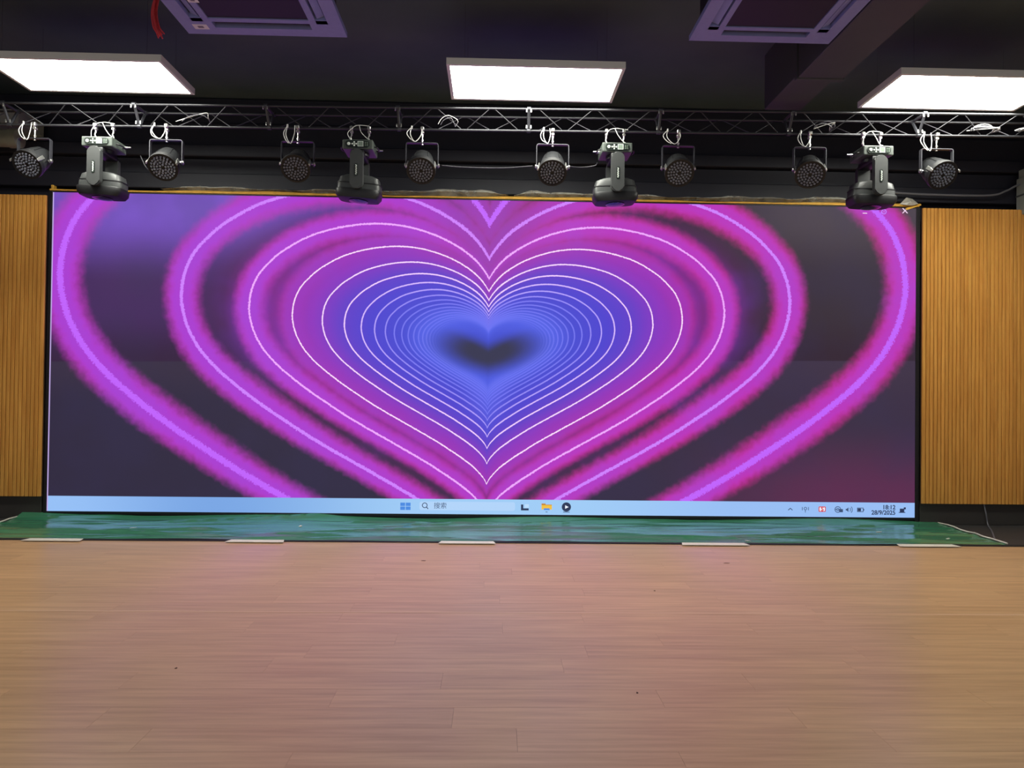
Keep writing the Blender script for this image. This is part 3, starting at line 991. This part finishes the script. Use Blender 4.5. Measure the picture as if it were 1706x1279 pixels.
me_leds = mesh_of(bm, M_ledlens, False, 'led_lenses')
bm = bm_new()
add_tube(bm, [(0, 0, 0), (0.022, 0, 0)], 0.007, 8)
add_lathe(bm, [(0.014, 0.014), (0.014, 0.026), (0.010, 0.029)], 10, M=Matrix.Rotation(PI / 2, 4, 'Y'))
me_knob = mesh_of(bm, M_steel, True, 'tilt_knob')
bm = bm_new(); add_box(bm, (0, 0, 0), (0.006, 0.026, 0.055), 0.002); add_box(bm, (0.004, 0.0, -0.040), (0.010, 0.020, 0.032), 0.003)
me_latch = mesh_of(bm, M_steel, False, 'front_latch')
YW, YH = 0.122, 0.185
bm = bm_new()
def flat_bar(bm, pts, w, th):
    """flat strip bent in the x-z plane, w deep in y"""
    P = [Vector(p) for p in pts]
    outs, ins = [], []
    for i, p in enumerate(P):
        t_ = (P[min(i + 1, len(P) - 1)] - P[max(i - 1, 0)]).normalized()
        nrm = Vector((-t_.y, t_.x))
        outs.append(p + nrm * th / 2); ins.append(p - nrm * th / 2)
    ring = []
    for a, b in zip(outs, ins):
        ring.append([bm.verts.new((a.x, -w / 2, a.y)), bm.verts.new((a.x, w / 2, a.y)), bm.verts.new((b.x, w / 2, b.y)), bm.verts.new((b.x, -w / 2, b.y))])
    for A, B in zip(ring, ring[1:]):
        for k in range(4):
            bm.faces.new((A[k], A[(k + 1) % 4], B[(k + 1) % 4], B[k]))
    bm.faces.new(ring[0]); bm.faces.new(list(reversed(ring[-1])))
c_ = 0.014
flat_bar(bm, [(-YW, -YH), (-YW, -c_), (-YW + 0.004, -0.004), (-YW + c_, 0.0), (YW - c_, 0.0), (YW - 0.004, -0.004), (YW, -c_), (YW, -YH)], 0.032, 0.005)
me_yoke = mesh_of(bm, M_yokemetal, False, 'yoke')

def safety_loop(parent, seed, x0, x1, drop, y0=-0.02, both=True, top=0.012):
    rnd = random.Random(seed)
    bm = bm_new()
    m = (x0 + x1) / 2
    j = lambda s: rnd.uniform(-s, s)
    add_tube(bm, catmull([(x1, y0, top), (m + (x1 - x0) * 0.55 + j(.006), y0 - 0.012, -drop * 0.45), (m + j(.01), y0 - 0.016, -drop), (x0 - 0.006 + j(.006), y0 - 0.012, -drop * 0.5), (x0 + j(.004), y0, top)], 7), 0.0030, 6)
    if both:
        add_tube(bm, catmull([(x0 + 0.004, y0, top + 0.004), (x0 - 0.028 + j(.008), y0 - 0.008, -drop * 0.35), (x0 - 0.012, y0 - 0.012, -drop * 0.75), (x0 + 0.022 + j(.01), y0 - 0.014, -drop * 0.98)], 7), 0.0030, 6)
    add_lathe(bm, [(0.006, -0.012), (0.007, 0.0), (0.006, 0.012)], 7, M=Matrix.Translation((x0, y0, top - 0.004)))
    return part('safety_cable', bm, M_wire, parent, True)

YOKE_DROP = 0.135
def par_can(x, pan, tilt, label, seed, dxc=-0.045, dyaw=0.0, cable=(-0.095, -0.03, 0.115)):
    t = thing('par_can_light', label, 'stage light', (x, ty(x), TZ), dyaw, 'LED par can lights hung from the truss')
    cl = obj('clamp', me_clamp, t); obj('clamp_nut', me_nut, cl, (0, 0, -0.088)); obj('clamp_bolt', me_bolt, cl); obj('clamp_block', me_grip, cl, (0.0, -0.014, 0.002))
    yk = obj('yoke', me_yoke, t, (0, 0, -YOKE_DROP + 0.03), (0, 0, 0))
    piv = Vector((0, 0, -YOKE_DROP + 0.03 - YH + 0.018))
    # can: axis z points out of the back; aimed at the audience and down
    can = obj('can_body', me_can, t, piv, (0, 0, 0))
    aim = Vector((math.sin(pan) * math.cos(tilt), -math.cos(pan) * math.cos(tilt), -math.sin(tilt)))
    can.rotation_mode = 'QUATERNION'
    can.rotation_quaternion = (-aim).to_track_quat('Z', 'Y')
    obj('can_seams', me_rib, can); obj('front_ring', me_ring, can); obj('led_board', me_board, can)
    ld = obj('led_lenses', me_leds, can); ld['kind'] = 'stuff'
    for s in (-1, 1):
        obj('tilt_knob', me_knob, yk, (s * (YW - 0.018), 0, -YH + 0.018), (0, 0, 0 if s > 0 else PI))
    for a in (0.35, PI - 0.35):
        obj('front_latch', me_latch, can, ((RB + 0.010) * math.cos(a), (RB + 0.010) * math.sin(a), -0.055), (0, 0, a))
    safety_loop(t, seed, cable[0], cable[1], cable[2])
    return t
D = math.radians
par_can(-3.475, D(-4), D(36), 'black LED par can at the far left end of the truss, face turned left', 1, cable=(-0.075, -0.015, 0.125))
par_can(-2.470, D(6), D(42), 'black LED par can between the two leftmost moving heads, nearer the left one', 2, cable=(-0.085, -0.01, 0.105))
par_can(-1.470, D(4), D(40), 'shadowed LED par can left of the second moving head', 3, cable=(-0.075, -0.02, 0.13))
par_can(-0.523, D(0), D(44), 'LED par can just left of the middle light panel, right of the second moving head', 4, cable=(-0.080, -0.005, 0.105))
par_can(0.470, D(-5), D(46), 'black LED par can in the middle of the truss beside its centre joint', 5, cable=(-0.070, -0.025, 0.11))
par_can(1.425, D(-5), D(40), 'shadowed LED par can right of the third moving head', 6, cable=(-0.085, 0.0, 0.10))
par_can(2.425, D(-20), D(40), 'LED par can left of the fourth moving head', 7, cable=(-0.075, -0.012, 0.11))
par_can(3.390, D(2), D(36), 'black LED par can at the far right end of the truss, face turned right', 8, cable=(-0.105, -0.055, 0.13))

# --- moving heads: base on top, yoke arms in front and behind, head hanging between them
BW, BD, BH = 0.245, 0.230, 0.078
bm = bm_new(); add_box(bm, (0, 0, 0), (BW, BD, BH), 0.008, 2)
me_base = mesh_of(bm, M_basegrey, False, 'base')
def pill(hx, hz, r, k=6):
    pts = []
    for cx, cz, a0 in ((hx - r, -hz + r, -90), (hx - r, hz - r, 0), (-hx + r, hz - r, 90), (-hx + r, -hz + r, 180)):
        for i in range(k + 1):
            a = math.radians(a0 + 90 * i / k); pts.append((cx + r * math.cos(a), cz + r * math.sin(a)))
    return pts
bm = bm_new(); add_prism(bm, pill(0.096, 0.027, 0.024), 1, -0.004, 0.004)
me_ctrl = mesh_of(bm, M_panelface, False, 'control_panel')
bm = bm_new()
for dx, dz, w in ((0, 0.014, 0.012), (0, -0.014, 0.012), (-0.016, 0, 0.012), (0.016, 0, 0.012), (0, 0, 0.010)):
    add_box(bm, (dx, 0, dz), (w, 0.004, w), 0.002)
me_btn = mesh_of(bm, M_button, False, 'direction_keys')
bm = bm_new(); add_box(bm, (0, 0, 0), (0.040, 0.003, 0.036), 0.001)
me_lcd = mesh_of(bm, M_lcd, False, 'display_window')
bm = bm_new()
for a, b in (((-0.021, 0), (0.003, 0.040)), ((0.021, 0), (0.003, 0.040)), ((0, 0.0195), (0.043, 0.003)), ((0, -0.0195), (0.043, 0.003))):
    add_box(bm, (a[0], -0.001, a[1]), (b[0], 0.004, b[1]))
me_lcdrim = mesh_of(bm, M_button, False, 'display_rim')
bm = bm_new(); add_lathe(bm, [(0.013, 0), (0.013, 0.003), (0.008, 0.005)], 12, M=Matrix.Rotation(PI / 2, 4, 'X'))
me_dial = mesh_of(bm, M_button, True, 'round_key')
bm = bm_new()
for i in range(3):
    for j in range(2):
        add_box(bm, (-0.008 + j * 0.016, 0, -0.012 + i * 0.012), (0.010, 0.003, 0.006))
me_print = mesh_of(bm, M_lcd, False, 'panel_print')
AH, AHX, AT = 0.315, 0.052, 0.045
bm = bm_new(); add_prism(bm, pill(AHX, AH / 2, 0.040), 1, -AT / 2, AT / 2)
bmesh.ops.bevel(bm, geom=[e for e in bm.edges if abs(e.verts[0].co.y - e.verts[1].co.y) < 1e-6], offset=0.008, segments=2, affect='EDGES')
me_arm = mesh_of(bm, M_shell, True, 'yoke_arm')
bm = bm_new(); add_prism(bm, pill(0.013, 0.050, 0.012), 1, -0.002, 0.002)
me_badge = mesh_of(bm, M_panelface, False, 'name_badge')
bm = bm_new()
for i in range(9):
    z = -0.036 + i * 0.009
    add_box(bm, (0.001 * ((i * 7) % 3 - 1), 0, z), (0.008, 0.0012, 0.0052))
    add_box(bm, (0.0045 if i % 2 else -0.0045, 0, z + 0.002), (0.003, 0.0012, 0.0075))
me_letter = mesh_of(bm, M_button, False, 'badge_lettering')
bm = bm_new(); add_box(bm, (0, 0, 0), (0.105, 0.235, 0.05), 0.012, 2); add_lathe(bm, [(0.075, 0.0), (0.075, 0.045)], 20)
me_cross = mesh_of(bm, M_plastic, True, 'pan_yoke_bridge')
bm = bm_new()
add_loft(bm, [(0, 0, -0.105, 0.130, 0.085), (0, 0, -0.100, 0.160, 0.100), (0, 0, -0.075, 0.180, 0.108), (0, 0, -0.035, 0.184, 0.110), (0, 0, -0.028, 0.180, 0.108)], 40, 4.5)
me_hlow = mesh_of(bm, M_plastic, True, 'head_front_housing')
bm = bm_new()
add_loft(bm, [(0, 0, -0.030, 0.178, 0.080), (0, 0, 0.020, 0.176, 0.079), (0.0, 0, 0.030, 0.170, 0.078), (0.0, 0, 0.074, 0.158, 0.074), (0.0, 0, 0.092, 0.112, 0.066), (0, 0, 0.100, 0.05, 0.05)], 40, 5.0)
me_hup = mesh_of(bm, M_shell, True, 'head_rear_housing')
bm = bm_new()
add_loft(bm, [(0, 0, 0.022, 0.1785, 0.0815), (0, 0, 0.028, 0.1785, 0.0815)], 40, 5.0)
me_hline = mesh_of(bm, M_plastic, False, 'housing_seam')
bm = bm_new(); add_lathe(bm, [(0.078, 0.0), (0.078, -0.008), (0.050, -0.014), (0.012, -0.017)], 28, M=Matrix.Translation((0, 0, -0.103)))
me_lens = mesh_of(bm, M_glass, True, 'front_lens')
bm = bm_new(); add_tube(bm, catmull([(0, -0.05, 0), (0.022, -0.045, -0.004), (0.03, 0, -0.006), (0.022, 0.045, -0.004), (0, 0.05, 0)], 4), 0.006, 6)
me_handle = mesh_of(bm, M_plastic, True, 'carry_handle')
bm = bm_new(); add_box(bm, (0, 0, 0), (0.052, 0.11, 0.014), 0.003)
me_foot = mesh_of(bm, M_steel, False, 'clamp_bracket')
bm = bm_new(); add_tube(bm, [(0, 0, -0.052), (-0.006, -0.004, -0.075), (0.006, -0.006, -0.098), (0, 0, -0.118)], 0.006, 6)
me_stem = mesh_of(bm, M_steel, True, 'clamp_stem')
bm = bm_new(); add_lathe(bm, [(0.009, 0), (0.009, 0.020), (0.006, 0.026), (0.006, 0.05)], 8, M=Matrix.Rotation(-PI / 2, 4, 'Y')); 
me_plug = mesh_of(bm, M_steel, True, 'cable_plug')

def moving_head(x, head_roll, label, seed, lift=0.0, pan=0.0, plug_side=1):
    t = thing('moving_head_light', label, 'stage light', (x, ty(x), TZ), 0, 'moving head lights hung from the truss')
    zb = -0.115 - BH / 2 - 0.012 + lift
    base = obj('base', me_base, t, (0, 0, zb), (0, 0, pan))
    fy = -BD / 2
    cp = obj('control_panel', me_ctrl, base, (0.0, fy - 0.002, 0.0))
    for nm, me_, dx in (('round_key', me_dial, -0.070), ('direction_keys', me_btn, -0.026), ('display_window', me_lcd, 0.024), ('panel_print', me_print, 0.072)):
        obj(nm, me_, cp, (dx, -0.005, 0)) if nm != 'display_window' else obj(nm, me_, cp, (dx, -0.005, 0))
    obj('display_rim', me_lcdrim, cp, (0.024, -0.005, 0))
    for sx in (-0.072, 0.072):
        obj('clamp_bracket', me_foot, base, (sx, 0, BH / 2 + 0.006))
        cl = obj('clamp', me_clamp, t, (sx, 0, 0)); obj('clamp_block', me_grip, cl, (0, -0.014, 0.002)); obj('clamp_stem', me_stem, cl)
    br = obj('yoke_bridge', me_cross, t, (0, 0, zb - BH / 2 - 0.03), (0, 0, pan))
    za = zb - BH / 2 - 0.012 - AH / 2
    for sy in (-1, 1):
        arm = obj('yoke_arm', me_arm, t, (0, sy * (0.118 + AT / 2 - 0.006), za))
        bd = obj('name_badge', me_badge, arm, (0, sy * (AT / 2 + 0.001), -0.012))
        obj('badge_lettering', me_letter, bd, (0, sy * 0.0028, 0), (0, 0, 0 if sy < 0 else PI))
    hd = obj('head_front_housing', me_hlow, t, (0.0, 0, za - AH / 2 + 0.040), (0, head_roll, 0))
    up = obj('head_rear_housing', me_hup, hd); obj('housing_seam', me_hline, up)
    obj('front_lens', me_lens, hd)
    for sx in (-1, 1):
        obj('carry_handle', me_handle, base, (sx * BW / 2, 0, 0.0), (0, 0, 0 if sx > 0 else PI))
    obj('cable_plug', me_plug, base, (plug_side * BW / 2, 0.085 if plug_side > 0 else 0.06, 0.018), (0, 0, PI if plug_side > 0 else 0))
    rnd = random.Random(seed)
    bm = bm_new(); j = lambda s: rnd.uniform(-s, s)
    add_tube(bm, catmull([(-0.085 + j(.01), -0.03, -0.10), (-0.09 + j(.01), -0.035, -0.05), (-0.05, -0.03, 0.004), (0.0 + j(.01), -0.025, 0.020), (0.05 + j(.01), -0.02, 0.018), (0.10 + j(.02), -0.015, 0.012)], 7), 0.0030, 6)
    add_tube(bm, catmull([(-0.005, -0.025, 0.016), (0.02 + j(.01), -0.035, -0.04), (0.055 + j(.01), -0.038, -0.088), (0.078, -0.035, -0.10)], 7), 0.0030, 6)
    part('safety_cable', bm, M_wire, t, True)
    t.scale = (0.925, 0.925, 0.925)
    return t
moving_head(-2.945, D(3), 'black moving head light near the left end of the truss, over the left screen corner', 21, plug_side=1)
moving_head(-0.995, D(4), 'shadowed moving head light second from the left on the truss', 22, plug_side=1)
moving_head(0.945, D(-2), 'moving head light just right of the middle of the truss, lit display on its base', 23, plug_side=-1)
moving_head(2.895, D(1), 'grey moving head light near the right end of the truss', 24, plug_side=-1)

# ------------------------------------------------------------------ loose cables
def cable(name, pts, r, m, label, k=8):
    bm = bm_new(); add_tube(bm, catmull(pts, k), r, 6)
    return tag(part(name, bm, m, None, True), label, 'cable')
cable('power_cable', [(-0.372, -0.885, 2.868), (-0.20, -0.86, 2.866), (0.10, -0.86, 2.867), (0.320, -0.905, 2.872)], 0.0035, M_cable, 'thin cable strung between the two middle par cans')
cable('power_cable', [(0.605, -0.91, 2.872), (0.70, -0.87, 2.880), (0.80, -0.87, 2.895), (0.820, -0.88, 2.915)], 0.0035, M_cable, 'thin cable from the middle par can to the third moving head')
cable('power_cable', [(-2.78, -0.62, 2.98), (-2.74, -0.62, 2.90), (-2.70, -0.64, 2.87), (-2.635, -0.70, 2.880)], 0.004, M_cable, 'thin cable from the leftmost moving head to the par can beside it')
cable('wall_cable', [(3.30, -0.012, 3.02), (3.60, -0.014, 2.985), (4.00, -0.012, 2.972), (4.50, -0.014, 2.975), (4.66, -0.012, 3.02), (4.80, -0.012, 3.085), (5.05, -0.012, 3.11)], 0.009, M_greycable, 'grey cable running along the black wall over the right slatted panel')
# coils of cable lying in the truss
def coil(x0, x1, n, label, seed, z=0.022):
    rnd = random.Random(seed)
    t = thing('cable_coil', label, 'cable', ((x0 + x1) / 2, ty((x0 + x1) / 2), TZ + z), 0, 'loose cable coils on the truss')
    w = (x1 - x0) / 2
    for k in range(n):
        bm = bm_new()
        a = rnd.uniform(-0.5, 0.5); hh = rnd.uniform(0.02, 0.07)
        add_tube(bm, catmull([(-w + rnd.uniform(0, w * .5), -0.035 + rnd.uniform(-.01, .01), 0.006), (-w * .3 + a * w, -0.05, hh * .7), (w * .3 + a * w, -0.055, hh), (w - rnd.uniform(0, w * .5), -0.03, hh * .6), (w * .7, 0.02, 0.012)], 6), 0.003, 5)
        part('strand', bm, M_wire if k % 2 else M_greycable, t, True)
coil(3.60, 3.86, 7, 'loose pale cable coil lying in the truss right of the last par can', 31)
coil(3.95, 4.25, 8, 'loose grey cable coil lying at the right end of the truss', 32)
coil(-2.40, -2.10, 2, 'small cable loop in the truss above the second par can from the left', 33)
coil(-0.42, -0.25, 2, 'small cable loop in the truss beside the par can left of the middle light panel', 34)
coil(2.40, 2.62, 3, 'pale cable loop in the truss left of the fourth moving head', 35)

# ------------------------------------------------------------------ things at the sides behind the truss
t = thing('wall_pipe', 'thick beige pipe ending behind the far left par can', 'pipe', (-4.65, -0.28, 3.215))
bm = bm_new(); add_lathe(bm, [(0.070, -0.80), (0.070, 0.66)], 24, M=Matrix.Rotation(PI / 2, 4, 'Y'))
part('tube', bm, M_pipe, t, True)
bm = bm_new(); add_lathe(bm, [(0.078, 0.62), (0.078, 0.70), (0.070, 0.705)], 24, M=Matrix.Rotation(PI / 2, 4, 'Y'))
part('end_collar', bm, M_pipe, t, True)
part('bracket', box_bm(-0.02, 0.02, 0.0, 0.31, -0.02, 0.02), M_pipe, t)
t = thing('wall_box', 'grey metal box on the black wall above the beige pipe', 'box', (-4.65, -0.10, 3.34))
part('body', box_bm(-0.80, 0.70, -0.2, 0.135, 0.0, 0.10, 0.004), M_greybox, t)
part('lid', box_bm(-0.81, 0.71, -0.21, 0.135, 0.10, 0.112, 0.003), M_greybox, t)
t = thing('wall_unit', 'pale grey box unit at the right edge above the slatted panel', 'box', (4.975, 0.0, 2.80))
part('body', box_bm(-0.19, 0.19, -0.22, 0.035, 0.0, 0.34, 0.006), M_greybox, t)
part('top_cap', box_bm(-0.17, 0.17, -0.20, 0.035, 0.34, 0.42, 0.006), M_greybox, t)
part('band', box_bm(-0.195, 0.195, -0.225, 0.035, 0.17, 0.185, 0.002), M_duct, t)

# specks on the wood floor
for i, (sx, sy, w) in enumerate(((-0.415, -1.489, 0.0160), (1.639, -1.505, 0.0220), (0.992, -2.187, 0.0060), (0.607, -3.585, 0.0045), (-1.235, -3.354, 0.0050))):
    bm = bm_new(); add_prism(bm, [(-w, -0.004), (w * 0.6, -0.006), (w, 0.002), (-w * 0.3, 0.007)], 2, 0.0, 0.0015)
    o = part('floor_speck', bm, M_speck, None, False, (sx, sy, 0.0003))
    tag(o, ('dark smudge on the wood floor left of centre near the tarp', 'dark smudge on the wood floor right of centre near the tarp', 'tiny dark speck on the floor right of centre, behind the seam',
            'tiny dark speck on the foreground floor right of centre', 'tiny dark speck on the foreground floor at the left')[i], 'speck', 'specks on the wood floor')
